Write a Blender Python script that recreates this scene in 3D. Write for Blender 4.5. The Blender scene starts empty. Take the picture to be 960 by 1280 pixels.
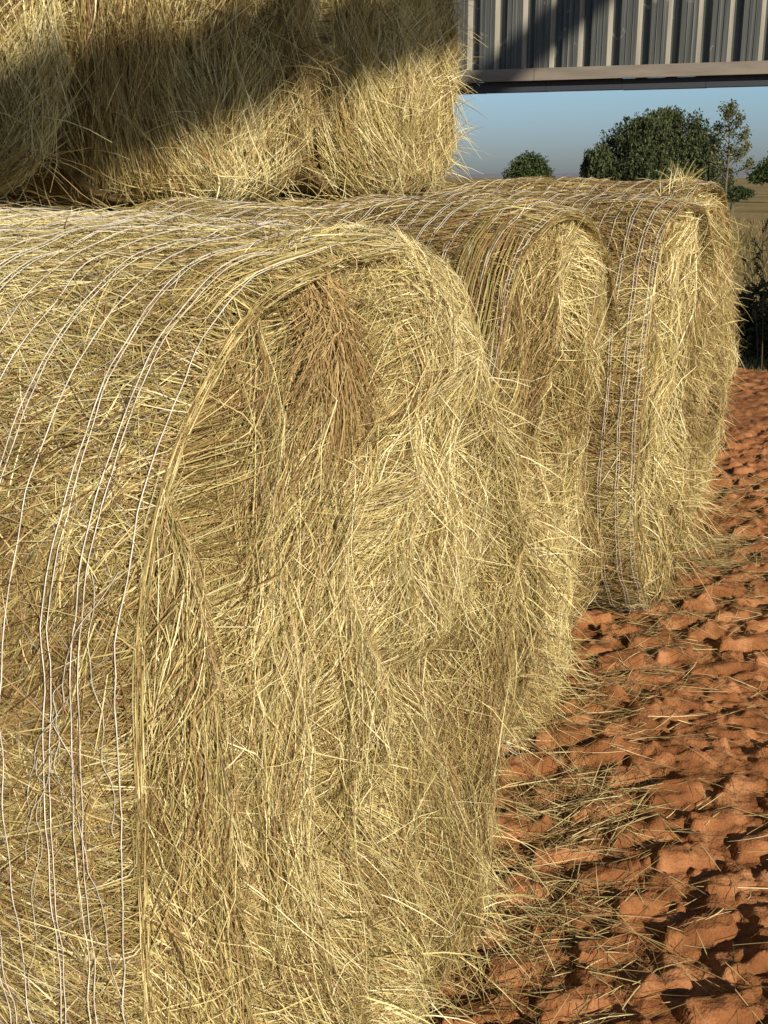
import bpy, math, random
import numpy as np
R = math.radians
C = bpy.context.scene.collection
SC = bpy.context.scene

# ------------------------------------------------------------------ camera, sky, sun, exposure
PITCH = 16.08
cd = bpy.data.cameras.new('camera'); cam = bpy.data.objects.new('camera', cd); C.objects.link(cam)
cam.location = (0, 0, 1.6); cam.rotation_euler = (R(90 - PITCH), 0, 0)
cd.sensor_fit = 'VERTICAL'; cd.sensor_height = 36; cd.lens = 36 * 1450 / 1280
cd.clip_start = 0.05; cd.clip_end = 20000
SC.camera = cam
SUN_EL = R(24)
sh = np.array([0.42, -0.907]); sh /= np.linalg.norm(sh)
SUN = np.array([sh[0] * math.cos(SUN_EL), sh[1] * math.cos(SUN_EL), math.sin(SUN_EL)])
w = bpy.data.worlds.new('World'); SC.world = w; w.use_nodes = True
nt = w.node_tree; nt.nodes.clear()
out = nt.nodes.new('ShaderNodeOutputWorld'); bg = nt.nodes.new('ShaderNodeBackground')
sky = nt.nodes.new('ShaderNodeTexSky'); sky.sky_type = 'NISHITA'; sky.sun_disc = False
sky.sun_elevation = SUN_EL; sky.sun_rotation = math.atan2(sh[0], sh[1])
sky.air_density = 1.0; sky.dust_density = 0.6; sky.ozone_density = 2.0
# smog bank low over the horizon: the sky colour is graded by elevation
tc = nt.nodes.new('ShaderNodeTexCoord'); sx = nt.nodes.new('ShaderNodeSeparateXYZ')
rp = nt.nodes.new('ShaderNodeValToRGB'); mx = nt.nodes.new('ShaderNodeMixRGB'); mx.blend_type = 'MULTIPLY'; mx.inputs[0].default_value = 1
mr = nt.nodes.new('ShaderNodeMapRange'); mr.inputs['From Min'].default_value = -0.02; mr.inputs['From Max'].default_value = 0.25
nt.links.new(tc.outputs['Generated'], sx.inputs[0]); nt.links.new(sx.outputs['Z'], mr.inputs['Value'])
nt.links.new(mr.outputs[0], rp.inputs[0]); nt.links.new(sky.outputs[0], mx.inputs[1]); nt.links.new(rp.outputs[0], mx.inputs[2])
SKY_RAMP = [(0.0, (.56, .65, .88)), (0.09, (.57, .67, .95)), (0.2, (.68, .83, 1.2)), (0.42, (1.0, 1.25, 1.5)), (1.0, (.9, .98, 1.02))]
e = rp.color_ramp.elements
e[0].position = SKY_RAMP[0][0]; e[0].color = SKY_RAMP[0][1] + (1,)
e[1].position = SKY_RAMP[-1][0]; e[1].color = SKY_RAMP[-1][1] + (1,)
for p, c in SKY_RAMP[1:-1]:
    q = e.new(p); q.color = c + (1,)
nt.links.new(mx.outputs[0], bg.inputs[0]); bg.inputs[1].default_value = 0.05
nt.links.new(bg.outputs[0], out.inputs[0])
ld = bpy.data.lights.new('sun', 'SUN'); ld.energy = 4.6; ld.angle = R(0.5); ld.color = (1.0, .89, .74)
lo = bpy.data.objects.new('sun', ld); C.objects.link(lo)
from mathutils import Vector
lo.rotation_euler = Vector(SUN).to_track_quat('Z', 'Y').to_euler(); lo.location = (3, -5, 6)
vs = SC.view_settings; vs.view_transform = 'Standard'; vs.look = 'None'; vs.gamma = 1; vs.exposure = 0.48
SC.cycles.max_bounces = 6; SC.cycles.diffuse_bounces = 3; SC.cycles.transmission_bounces = 3; SC.cycles.glossy_bounces = 2
SC.cycles.use_adaptive_sampling = True

rng = np.random.default_rng(7)
FACE_AZ = R(27)                                   # the row runs 27 degrees to the right of the view
N2 = np.array([math.cos(FACE_AZ), -math.sin(FACE_AZ)]); D2 = np.array([math.sin(FACE_AZ), math.cos(FACE_AZ)])

# ------------------------------------------------------------------ noise
class Noise:
    def __init__(s, seed): s.g = np.random.default_rng(seed).random((128, 128)) * 2 - 1
    def __call__(s, x, y):
        x = np.asarray(x, float) + 37.3; y = np.asarray(y, float) + 51.7
        xi = np.floor(x).astype(int); yi = np.floor(y).astype(int); fx = x - xi; fy = y - yi
        fx = fx * fx * (3 - 2 * fx); fy = fy * fy * (3 - 2 * fy)
        g = s.g; a = xi % 128; b = (xi + 1) % 128; c = yi % 128; d = (yi + 1) % 128
        return (g[a, c] * (1 - fx) + g[b, c] * fx) * (1 - fy) + (g[a, d] * (1 - fx) + g[b, d] * fx) * fy
    def fbm(s, x, y, o=3):
        t = 0; a = 1; k = 1
        for i in range(o): t = t + a * s(np.asarray(x) * k + 13 * i, np.asarray(y) * k - 9 * i); a *= .5; k *= 2.03
        return t
def sstep(a, b, x): t = np.clip((x - a) / (b - a), 0, 1); return t * t * (3 - 2 * t)

# ------------------------------------------------------------------ materials
def ncol(nt, ramp, src, interp='LINEAR'):
    r = nt.nodes.new('ShaderNodeValToRGB'); e = r.color_ramp.elements; r.color_ramp.interpolation = interp
    e[0].position, e[0].color = ramp[0][0], tuple(ramp[0][1]) + (1,)
    e[1].position, e[1].color = ramp[-1][0], tuple(ramp[-1][1]) + (1,)
    for p, c in ramp[1:-1]: q = e.new(p); q.color = tuple(c) + (1,)
    nt.links.new(src, r.inputs[0]); return r.outputs[0]
def new_mat(name):
    m = bpy.data.materials.new(name); m.use_nodes = True; t = m.node_tree
    return m, t, t.nodes['Principled BSDF'], t.nodes['Material Output']
def straw_mat(name, ramp, trans=.22, rough=.5, spec=.35):
    m, t, b, o = new_mat(name)
    a = t.nodes.new('ShaderNodeAttribute'); a.attribute_name = 'tint'
    col = ncol(t, ramp, a.outputs['Fac'])
    t.links.new(col, b.inputs['Base Color']); b.inputs['Roughness'].default_value = rough
    b.inputs['Specular IOR Level'].default_value = spec
    if trans:
        tr = t.nodes.new('ShaderNodeBsdfTranslucent'); mxs = t.nodes.new('ShaderNodeMixShader'); mxs.inputs[0].default_value = trans
        t.links.new(col, tr.inputs[0]); t.links.new(b.outputs[0], mxs.inputs[1]); t.links.new(tr.outputs[0], mxs.inputs[2])
        t.links.new(mxs.outputs[0], o.inputs[0])
    return m
HAY = [(0, (.095, .055, .020)), (.15, (.26, .155, .055)), (.28, (.46, .295, .130)), (.40, (.23, .205, .065)), (.52, (.49, .385, .142)), (.76, (.75, .645, .29)), (1, (.90, .82, .50))]
M_STRAW = straw_mat('hay_straw', HAY)
M_PLUME = straw_mat('seed_head_hay', [(0, (.20, .13, .05)), (.5, (.45, .31, .125)), (1, (.70, .55, .26))])
M_GSTRAW = straw_mat('fallen_straw', [(0, (.13, .085, .03)), (.35, (.30, .22, .085)), (.7, (.54, .43, .19)), (1, (.74, .62, .33))], .15)
def core_mat():
    m, t, b, o = new_mat('packed_hay')
    tc = t.nodes.new('ShaderNodeTexCoord'); mp = t.nodes.new('ShaderNodeMapping'); mp.inputs['Scale'].default_value = (60, 60, 9)
    n = t.nodes.new('ShaderNodeTexNoise'); n.inputs['Scale'].default_value = 1.5; n.inputs['Detail'].default_value = 6
    t.links.new(tc.outputs['Object'], mp.inputs[0]); t.links.new(mp.outputs[0], n.inputs[0])
    c = ncol(t, [(.3, (.08, .05, .018)), (.5, (.18, .12, .04)), (.7, (.32, .23, .085))], n.outputs['Fac'])
    t.links.new(c, b.inputs['Base Color']); b.inputs['Roughness'].default_value = .8
    bp = t.nodes.new('ShaderNodeBump'); bp.inputs['Strength'].default_value = .8; bp.inputs['Distance'].default_value = .02
    t.links.new(n.outputs['Fac'], bp.inputs['Height']); t.links.new(bp.outputs[0], b.inputs['Normal'])
    return m
M_CORE = core_mat()
def plain(name, col, rough=.6, metal=0, noise=None, bump=0):
    m, t, b, o = new_mat(name); b.inputs['Roughness'].default_value = rough; b.inputs['Metallic'].default_value = metal
    b.inputs['Base Color'].default_value = tuple(col) + (1,)
    if noise:
        sc, lo_, hi_ = noise
        tc = t.nodes.new('ShaderNodeTexCoord'); n = t.nodes.new('ShaderNodeTexNoise'); n.inputs['Detail'].default_value = 6
        mp = t.nodes.new('ShaderNodeMapping'); mp.inputs['Scale'].default_value = sc
        t.links.new(tc.outputs['Object'], mp.inputs[0]); t.links.new(mp.outputs[0], n.inputs[0]); n.inputs['Scale'].default_value = 1
        c = ncol(t, [(.35, [v * lo_ for v in col]), (.65, [v * hi_ for v in col])], n.outputs['Fac'])
        t.links.new(c, b.inputs['Base Color'])
        if bump:
            bp = t.nodes.new('ShaderNodeBump'); bp.inputs['Strength'].default_value = bump; bp.inputs['Distance'].default_value = .01
            t.links.new(n.outputs['Fac'], bp.inputs['Height']); t.links.new(bp.outputs[0], b.inputs['Normal'])
    return m
M_TWINE = plain('white_twine', (.68, .62, .53), .45, noise=((30, 30, 30), .7, 1.1))
M_NETTHIN = plain('worn_net_thread', (.50, .46, .46), .5)

# ------------------------------------------------------------------ mesh helpers
def mesh_obj(name, V, Q, mats, parent=None, mi=None, tint=None, smooth=False, T=None):
    me = bpy.data.meshes.new(name)
    V = np.ascontiguousarray(V, dtype=np.float32); Q = np.ascontiguousarray(Q, dtype=np.int32)
    me.vertices.add(len(V)); me.vertices.foreach_set('co', V.ravel())
    k = Q.shape[1]
    me.loops.add(Q.size); me.loops.foreach_set('vertex_index', Q.ravel())
    me.polygons.add(len(Q)); me.polygons.foreach_set('loop_start', np.arange(0, Q.size, k, dtype=np.int32))
    if mi is not None: me.polygons.foreach_set('material_index', np.asarray(mi, dtype=np.int32))
    me.polygons.foreach_set('use_smooth', np.full(len(Q), bool(smooth)) if np.isscalar(smooth) else smooth)
    if tint is not None:
        a = me.attributes.new('tint', 'FLOAT', 'POINT'); a.data.foreach_set('value', np.asarray(tint, dtype=np.float32))
    for m in (mats if isinstance(mats, (list, tuple)) else [mats]): me.materials.append(m)
    me.update(calc_edges=True); me.validate()
    o = bpy.data.objects.new(name, me); C.objects.link(o)
    if parent: o.parent = parent
    return o
def tag(o, label=None, cat=None, group=None, kind=None):
    if label: o['label'] = label
    if cat: o['category'] = cat
    if group: o['group'] = group
    if kind: o['kind'] = kind
    return o
def empty(name, loc, rz=0):
    o = bpy.data.objects.new(name, None); C.objects.link(o); o.location = loc; o.rotation_euler = (0, 0, rz); o.empty_display_size = .2
    return o
class MB:                                          # collects quads
    def __init__(s): s.V = []; s.Q = []; s.T = []; s.M = []; s.S = []; s.n = 0
    def add(s, V, Q, tint=.5, mat=0, smooth=False):
        V = np.asarray(V, float).reshape(-1, 3); Q = np.asarray(Q).reshape(-1, 4)
        s.V.append(V); s.Q.append(Q + s.n); s.n += len(V)
        s.T.append(np.broadcast_to(tint, (len(V),)).astype(float)); s.M.append(np.full(len(Q), mat)); s.S.append(np.full(len(Q), smooth))
    def build(s, name, mats, parent=None):
        return mesh_obj(name, np.concatenate(s.V), np.concatenate(s.Q), mats, parent, np.concatenate(s.M), np.concatenate(s.T), np.concatenate(s.S))
    def box(s, c, d, tint=.5, mat=0, rz=0):
        x, y, z = [v / 2 for v in d]
        V = np.array([[-x, -y, -z], [x, -y, -z], [x, y, -z], [-x, y, -z], [-x, -y, z], [x, -y, z], [x, y, z], [-x, y, z]])
        if rz: cr, sr = math.cos(rz), math.sin(rz); V = np.stack([V[:, 0] * cr - V[:, 1] * sr, V[:, 0] * sr + V[:, 1] * cr, V[:, 2]], 1)
        s.add(V + np.array(c), [[0, 3, 2, 1], [4, 5, 6, 7], [0, 1, 5, 4], [1, 2, 6, 5], [2, 3, 7, 6], [3, 0, 4, 7]], tint, mat)

def ribbons(mb, P, W, roll, Nn, tint, prism=False, mat=0):
    """P (n,k,3) points, W (n,) width, Nn (n,3) or (n,k,3) surface normal, roll (n,)"""
    n, k, _ = P.shape
    if n == 0: return
    T = np.gradient(P, axis=1); T /= np.linalg.norm(T, axis=2, keepdims=True) + 1e-9
    if Nn.ndim == 2: Nn = np.repeat(Nn[:, None, :], k, 1)
    B = np.cross(T, Nn); B /= np.linalg.norm(B, axis=2, keepdims=True) + 1e-9
    U = np.cross(B, T)
    prof = np.interp(np.linspace(0, 1, k), [0, .15, .6, 1], [.75, 1, .9, .25])[None, :, None]
    wv = W[:, None, None] * prof
    if prism:
        vs_ = []
        for a in range(3):
            an = roll + a * 2 * math.pi / 3
            vs_.append(P + wv * .55 * (np.cos(an)[:, None, None] * B + np.sin(an)[:, None, None] * U))
        V = np.stack(vs_, 2); m = 3
    else:
        dirv = np.cos(roll)[:, None, None] * B + np.sin(roll)[:, None, None] * U
        V = np.stack([P - wv * .5 * dirv, P + wv * .5 * dirv], 2); m = 2
    base = (np.arange(n) * k * m)[:, None, None] + (np.arange(k - 1) * m)[None, :, None]
    q = []
    for a in range(m if prism else 1):
        b = (a + 1) % m
        q.append(np.concatenate([base + a, base + b, base + m + b, base + m + a], 2).reshape(-1, 4))
    tt = np.repeat(np.broadcast_to(tint, (n,)), k * m)
    mb.add(V.reshape(-1, 3), np.concatenate(q), tt, mat)

def tube(mb, P, r, sides=4, tint=.5, mat=0, smooth=True):
    P = np.asarray(P, float); k = len(P); r = np.broadcast_to(r, (k,))
    T = np.gradient(P, axis=0); T /= np.linalg.norm(T, axis=1, keepdims=True) + 1e-9
    ref = np.array([0.31, 0.17, .93]) if abs(T[0, 2]) < .8 else np.array([1., .1, 0])
    B = np.cross(T, ref); B /= np.linalg.norm(B, axis=1, keepdims=True); U = np.cross(B, T)
    an = np.linspace(0, 2 * math.pi, sides, endpoint=False)
    V = P[:, None] + r[:, None, None] * (np.cos(an)[None, :, None] * B[:, None] + np.sin(an)[None, :, None] * U[:, None])
    i = np.arange(k - 1)[:, None] * sides; a = np.arange(sides)[None]; b = (a + 1) % sides
    Q = np.stack([i + a, i + b, i + sides + b, i + sides + a], 2).reshape(-1, 4)
    mb.add(V.reshape(-1, 3), Q, tint, mat, smooth)

# ------------------------------------------------------------------ ground
nz_soil = Noise(5); nz_b = Noise(6); nz_c = Noise(9)
def soil_h(c, s):
    """c across the row (0 at the camera, negative to the field side of the faces), s along the row"""
    x = c + .04 * nz_b(c * 1.5, s * 1.5) + .006 * nz_c(c * 17, s * 17); y = s + .04 * nz_c(c * 1.5, s * 1.5) + .006 * nz_b(c * 16, s * 16)
    h = .022 * nz_soil.fbm(c * 1.7, s * 1.7, 3)
    # overlapping tyre passes: angled lug blocks with steep sides, each with its own height
    X_ = x * .87 + y * .50; Y_ = -x * .50 + y * .87
    def blocks(u, v, pu, pv, sl, seed, fu=.78, fv=.44):
        v = v + sl * u; row = np.floor(v / pv); u2 = u + row * pu * .37
        cu = np.floor(u2 / pu); a_ = u2 / pu - cu; b_ = v / pv - row
        rnd = np.mod(np.sin(row * 12.9898 + cu * 78.233 + seed) * 43758.5453, 1); rn2 = np.mod(rnd * 57.3, 1)
        e1, e2 = .011 / pu, .010 / pv
        w1 = fu * (.75 + .3 * rnd); w2 = fv * (.8 + .4 * rn2)
        bar = sstep(0, e1, a_) * (1 - sstep(w1, w1 + e1, a_)) * sstep(0, e2, b_) * (1 - sstep(w2, w2 + e2, b_))
        s0 = w1 - .22; stub = sstep(s0, s0 + e1, a_) * (1 - sstep(w1, w1 + e1, a_)) * sstep(w2 - .1, w2, b_) * (1 - sstep(.93 - e2, .93, b_)) * (rnd < .85)
        return np.maximum(bar, stub * .8) * (.55 + .5 * rn2)
    m1 = sstep(-.12, .02, nz_b(c * 1.6 + 5, s * 1.3 + 2))
    A = blocks(X_, Y_, .215, .130, -.22, 1.0); B = blocks(X_ * .9 + Y_ * .4, Y_ * .95, .17, .12, .42, 4.0, .66, .44)
    er = .62 + .38 * sstep(-.5, .3, nz_soil.fbm(c * 11 + 4, s * 11, 2))      # eroded, crumbled tops
    h = h + (.044 * A * (.35 + .65 * m1) + .034 * B * (1 - .8 * m1)) * er
    h = h + .010 * np.abs(nz_c.fbm(c * 22, s * 22, 2)) * (1 - np.maximum(A * m1, B * (1 - m1)))
    h = h + .006 * nz_soil.fbm(c * 12, s * 12, 3) + .0036 * nz_b.fbm(c * 55, s * 55, 2) + .012 * sstep(.5, .8, nz_b(c * 26 + 3, s * 26)) * sstep(-.1, .5, nz_soil(c * 3, s * 3))
    cr = nz_c(c * 14 + 30, s * 14 + 11); h = h + .010 * sstep(.45, .9, cr)
    fade = 1 - sstep(6.5, 9.5, s) * .45
    return h * fade
def cs2xy(c, s): return c * N2[0] + s * D2[0], c * N2[1] + s * D2[1]
def build_soil():
    cc = np.concatenate([np.arange(-2.3, -1.2, .012), np.arange(-1.2, .8, .0065)]); ss = np.concatenate([np.arange(1.0, 4.6, .0065), np.arange(4.6, 8.0, .011)])
    ss = np.concatenate([ss, np.arange(8.0, 11.2, .02)])
    cg, sg = np.meshgrid(cc, ss, indexing='ij'); h = soil_h(cg, sg)
    h = h - .5 * sstep(10.3, 11.2, sg)
    X, Y = cs2xy(cg, sg); V = np.stack([X, Y, h], 2).reshape(-1, 3)
    a, b = cg.shape; i = np.arange(a - 1)[:, None] * b + np.arange(b - 1)[None]
    Q = np.stack([i, i + b, i + b + 1, i + 1], 2).reshape(-1, 4)
    m, t, bs, o = new_mat('red_soil')
    tc = t.nodes.new('ShaderNodeTexCoord')
    n = t.nodes.new('ShaderNodeTexNoise'); n.inputs['Scale'].default_value = 9; n.inputs['Detail'].default_value = 8
    n2 = t.nodes.new('ShaderNodeTexNoise'); n2.inputs['Scale'].default_value = 160; n2.inputs['Detail'].default_value = 6
    t.links.new(tc.outputs['Object'], n.inputs[0]); t.links.new(tc.outputs['Object'], n2.inputs[0])
    ad = t.nodes.new('ShaderNodeMath'); ad.operation = 'MULTIPLY_ADD'; ad.inputs[1].default_value = .4
    t.links.new(n2.outputs['Fac'], ad.inputs[0]); t.links.new(n.outputs['Fac'], ad.inputs[2])
    c = ncol(t, [(.5, (.15, .060, .021)), (.7, (.24, .097, .035)), (.9, (.38, .18, .078))], ad.outputs[0])
    t.links.new(c, bs.inputs['Base Color']); bs.inputs['Roughness'].default_value = .9; bs.inputs['Specular IOR Level'].default_value = .15
    bp = t.nodes.new('ShaderNodeBump'); bp.inputs['Strength'].default_value = .8; bp.inputs['Distance'].default_value = .006
    t.links.new(n2.outputs['Fac'], bp.inputs['Height']); t.links.new(bp.outputs[0], bs.inputs['Normal'])
    tag(mesh_obj('red_soil', V, Q, m, smooth=True), kind='structure')
    # wider, plainer soil pad under the whole shed
    cc = np.arange(-9, 7.01, .25); ss = np.arange(-8, 11.01, .25); cg, sg = np.meshgrid(cc, ss, indexing='ij')
    inside = (cg > -2.2) & (cg < .6) & (sg > 1.2) & (sg < 10.2)
    h = np.where(inside, -.12, -.035 + .02 * nz_soil.fbm(cg, sg, 2)); h = np.where(sg > 10.3, h - .5, h)
    X, Y = cs2xy(cg, sg); V = np.stack([X, Y, h], 2).reshape(-1, 3)
    a, b = cg.shape; i = np.arange(a - 1)[:, None] * b + np.arange(b - 1)[None]
    Q = np.stack([i, i + b, i + b + 1, i + 1], 2).reshape(-1, 4)
    tag(mesh_obj('shed_floor', V, Q, m, smooth=True), kind='structure')
    # the field, out to the horizon
    m, t, bs, o = new_mat('dry_field')
    tc = t.nodes.new('ShaderNodeTexCoord'); n = t.nodes.new('ShaderNodeTexNoise'); n.inputs['Scale'].default_value = .06; n.inputs['Detail'].default_value = 8
    n2 = t.nodes.new('ShaderNodeTexNoise'); n2.inputs['Scale'].default_value = 3; n2.inputs['Detail'].default_value = 8
    t.links.new(tc.outputs['Object'], n.inputs[0]); t.links.new(tc.outputs['Object'], n2.inputs[0])
    ad = t.nodes.new('ShaderNodeMath'); ad.operation = 'MULTIPLY_ADD'; ad.inputs[1].default_value = .5
    t.links.new(n2.outputs['Fac'], ad.inputs[0]); t.links.new(n.outputs['Fac'], ad.inputs[2])
    c = ncol(t, [(.55, (.085, .085, .032)), (.72, (.20, .15, .062)), (.9, (.30, .215, .10))], ad.outputs[0])
    t.links.new(c, bs.inputs['Base Color']); bs.inputs['Roughness'].default_value = .95; bs.inputs['Specular IOR Level'].default_value = .05
    xs = np.concatenate([-np.geomspace(9000, 8, 40), np.linspace(-6, 6, 9), np.geomspace(8, 9000, 40)])
    ys = np.concatenate([-np.geomspace(3000, 8, 20), np.linspace(-6, 6, 5), np.geomspace(8, 12000, 70)])
    xg, yg = np.meshgrid(xs, ys, indexing='ij'); h = -.62 + .05 * nz_b(xg * .2, yg * .2) * (np.abs(yg) < 300)
    V = np.stack([xg, yg, h], 2).reshape(-1, 3); a, b = xg.shape
    i = np.arange(a - 1)[:, None] * b + np.arange(b - 1)[None]
    Q = np.stack([i, i + b, i + b + 1, i + 1], 2).reshape(-1, 4)
    tag(mesh_obj('field', V, Q, m, smooth=True), kind='structure')
    # low far hills
    mh = plain('far_hills', (.16, .17, .19), 1)
    xs = np.linspace(-7000, 9000, 160); hh = 22 + 26 * (nz_b.fbm(xs * .0009, xs * 0, 3) + .6)
    hh = np.maximum(hh, 4)
    V = []; 
    for x, z in zip(xs, hh): V += [[x, 7000, -4], [x, 7600, z], [x, 8600, -4]]
    i = np.arange(159)[:, None] * 3 + np.arange(2)[None]
    Q = np.stack([i, i + 3, i + 4, i + 1], 2).reshape(-1, 4)
    tag(mesh_obj('hills', V, Q, mh, smooth=True), kind='structure')
build_soil()

# ------------------------------------------------------------------ bales
class Bale:
    def __init__(s, loc, az, w, h, L, seed, p=2.3, z0=0, bump=.045, hollow=(), sag=(0, 0), edge=(.045, .84)):
        s.edge = edge
        s.sag = sag
        s.w, s.h, s.L, s.p, s.seed = w, h, L, p, seed
        s.az = az; n = np.array([math.cos(az), -math.sin(az)])
        s.root_xy = np.array(loc) - n * L / 2; s.z0 = z0
        s.n1 = Noise(seed); s.n2 = Noise(seed + 100); s.b = bump; s.hollow = hollow
        s.r = np.random.default_rng(seed)
    def rho(s, y, z): return np.hypot(y, z - s.h) / s.Rs(np.arctan2(z - s.h, y))
    def fx(s, y, z):
        r = s.rho(y, z)
        d = -s.edge[0] * np.clip((r - s.edge[1]) / (1 - s.edge[1]), 0, 1.5) ** 2
        b = s.b * (s.n1.fbm(y * 2.6, z * 1.5, 2) + .75 * s.n2.fbm(y * 9, z * 2.2, 2))
        cre = -s.b * 1.9 * sstep(.35, .8, s.n2(y * 7 + 20, z * 1.8 + 5))
        for (hy, hz, ry, rz, dep) in s.hollow: b = b - dep * np.exp(-((y - hy) / ry) ** 2 - ((z - hz) / rz) ** 2)
        return s.L / 2 + d + (b + cre) * (1 - .5 * np.clip(r, 0, 1) ** 4)
    def Rs(s, th):
        t = np.mod(th, 2 * math.pi)                # slumped outline: shoulders differ from bale to bale
        sag = 1 - s.sag[0] * np.exp(-((t - .80) / .42) ** 2) + s.sag[1] * np.exp(-((t - 2.25) / .40) ** 2)
        return (np.abs(np.cos(th) / s.w) ** s.p + np.abs(np.sin(th) / s.h) ** s.p) ** (-1 / s.p) * sag
    def side(s, x, th, off=0):
        k = np.clip((np.abs(x) - (s.L / 2 - .05)) / .10, 0, 1.6)
        r = s.Rs(th) * (1 - .035 * k ** 2) + .016 * s.n1.fbm(x * 3, th * 2.5, 3) + off
        z = s.h + r * np.sin(th)
        return np.stack([x, r * np.cos(th), np.maximum(z, .0)], -1)
    def side_n(s, th):
        e = .02; a = s.side(np.zeros_like(th), th + e); b = s.side(np.zeros_like(th), th - e); t = a - b
        n = np.stack([np.zeros_like(th), t[..., 2], -t[..., 1]], -1); n /= np.linalg.norm(n, axis=-1, keepdims=True) + 1e-9
        return n
    def core(s, mb):
        nth = 140; th = np.linspace(0, 2 * math.pi, nth, endpoint=False); rings = []
        for rr in list(np.linspace(.02, .985, 34)):
            R_ = s.Rs(th) * rr; y = R_ * np.cos(th); z = s.h + R_ * np.sin(th)
            rings.append(np.stack([s.fx(y, z) - .02, y, np.maximum(z, 0)], 1))
        for x in np.linspace(s.L / 2 - .07, -s.L / 2, 26): rings.append(s.side(np.full(nth, x), th, -.014))
        for rr in (.8, .4, .02):
            R_ = s.Rs(th) * rr; rings.append(np.stack([np.full(nth, -s.L / 2 - .03), R_ * np.cos(th), s.h + R_ * np.sin(th)], 1))
        V = np.array(rings); k = len(rings); i = np.arange(k - 1)[:, None] * nth; a = np.arange(nth)[None]; b = (a + 1) % nth
        Q = np.stack([i + a, i + nth + a, i + nth + b, i + b], 2).reshape(-1, 4)
        mb.add(V.reshape(-1, 3), Q, .4, 1, True)
    def tintf(s, y, z, n, bias=0):
        t = .55 + .25 * s.r.standard_normal(n) + .27 * s.n2.fbm(y * 3.4, z * 2.4, 3) + bias
        brown = s.r.random(n) < .13; t = np.where(brown, s.r.random(n) * .3, t)
        return np.clip(t, 0, 1)
    def face_straw(s, mb, n, wid=(.002, .0042), Lr=(.10, .34), vert=1.0, prism=True, spread=.40, lift=.03, k=5, box=None, bias=0, out=.02, wild=.13, fray=.05, turb=.9):
        r = s.r
        if box is None: y = (r.random(n) * 2 - 1) * s.w * 1.0; z = r.random(n) * 2 * s.h
        else: y = box[0] + (box[1] - box[0]) * r.random(n); z = box[2] + (box[3] - box[2]) * r.random(n)
        keep = s.rho(y, z) < 1.0; y, z = y[keep], z[keep]; n = len(y)
        L = Lr[0] + (Lr[1] - Lr[0]) * r.random(n) ** 1.5
        yy = y / s.w; zz = (z - s.h) / s.h; rad = np.hypot(yy, zz) + 1e-6
        ty, tz = -zz / rad, yy / rad
        sg = np.where(y > 0, 1, -1)
        wv = np.clip(vert * (1.15 - rad * .8), 0, None)
        a0 = np.arctan2(tz * rad + sg * wv, ty * rad)
        a0 = a0 + turb * s.n1.fbm(y * 3.1 + 7, z * 2.1 + 3, 2) * (1.35 - .8 * rad) + spread * (1.35 - .7 * rad) * r.standard_normal(n)
        w_ = r.random(n) < wild; a0 = np.where(w_, r.random(n) * 6.28, a0)
        flip = np.where(r.random(n) < .5, math.pi, 0); a0 = a0 + flip
        cur = r.standard_normal(n) * .22
        lay = r.random(n); off = np.where(lay < .75, -.018 + .03 * r.random(n), out * r.random(n))
        up = np.where(lay > .80, lift * r.random(n), 0) * np.where(r.random(n) < .12, 2.2, 1)
        P = np.zeros((n, k, 3)); py, pz = y.copy(), z.copy(); a = a0.copy()
        for i in range(k):
            P[:, i, 1] = py; P[:, i, 2] = pz
            ang = a + cur * i / k
            # gravity: loose ends droop
            dy = np.cos(ang); dz = np.sin(ang) - .12 * i / k * up / .03
            py = py + dy * L / (k - 1); pz = pz + dz * L / (k - 1)
        t = np.linspace(0, 1, k)[None]
        arch = np.sin(t * math.pi) * (r.standard_normal(n) * .008)[:, None]
        # straws that run over the rim bend round it instead of standing out
        rim = s.rho(P[:, :, 1], P[:, :, 2]); lim = (.86 + .17 * r.random(n) + fray * r.random(n) ** 4)[:, None]
        over = (rim > 1.02).mean(1)
        f = np.where(rim > lim, lim / rim, 1.0); back = np.clip(rim - lim, 0, 1) * .22
        P[:, :, 1] *= f; P[:, :, 2] = s.h + (P[:, :, 2] - s.h) * f
        P[:, :, 2] = np.maximum(P[:, :, 2], .008)
        X = s.fx(P[:, :, 1], P[:, :, 2]) - back
        # a stiff straw bridges the small hollows beneath it
        X = .88 * X + .12 * (X[:, :1] * (1 - t) + X[:, -1:] * t)
        P[:, :, 0] = X + off[:, None] + arch + up[:, None] * t ** 1.6
        W = wid[0] + (wid[1] - wid[0]) * r.random(n) ** 1.4
        Nn = np.tile(np.array([1., 0, 0]), (n, 1))
        tint = s.tintf(y, z, n, bias); h = n // 2 if prism else 0
        ok = over < np.where(r.random(n) < .07, .6, .12)
        P, W, Nn, tint = P[ok], W[ok], Nn[ok], tint[ok]; n = len(P); h = n // 2 if prism else 0
        ribbons(mb, P[:h], W[:h], r.random(h) * 6.28, Nn[:h], tint[:h], True)
        ribbons(mb, P[h:], W[h:] * 1.15, r.standard_normal(n - h) * .7, Nn[h:], tint[h:], False)
    def side_straw(s, mb, n, thr=(.35, 3.6), xr=None, wid=(.002, .0042), Lr=(.07, .26), ang=0.0, spread=.5, k=5, out=.010, bias=0, prism=True):
        r = s.r; xr = xr or (-s.L / 2, s.L / 2)
        x = xr[0] + (xr[1] - xr[0]) * r.random(n); th = thr[0] + (thr[1] - thr[0]) * r.random(n)
        L = Lr[0] + (Lr[1] - Lr[0]) * r.random(n) ** 1.4
        a = ang + .6 * s.n2.fbm(x * 2.2 + 3, th * 1.6, 2) + spread * r.standard_normal(n)
        a = np.where(r.random(n) < .12, r.random(n) * 6.28, a) + np.where(r.random(n) < .5, math.pi, 0)
        cur = r.standard_normal(n) * .25; lay = r.random(n)
        off = np.where(lay < .8, -.014 + .018 * r.random(n), out * r.random(n)); up = np.where(lay > .975, .02 * r.random(n), 0)
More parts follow.
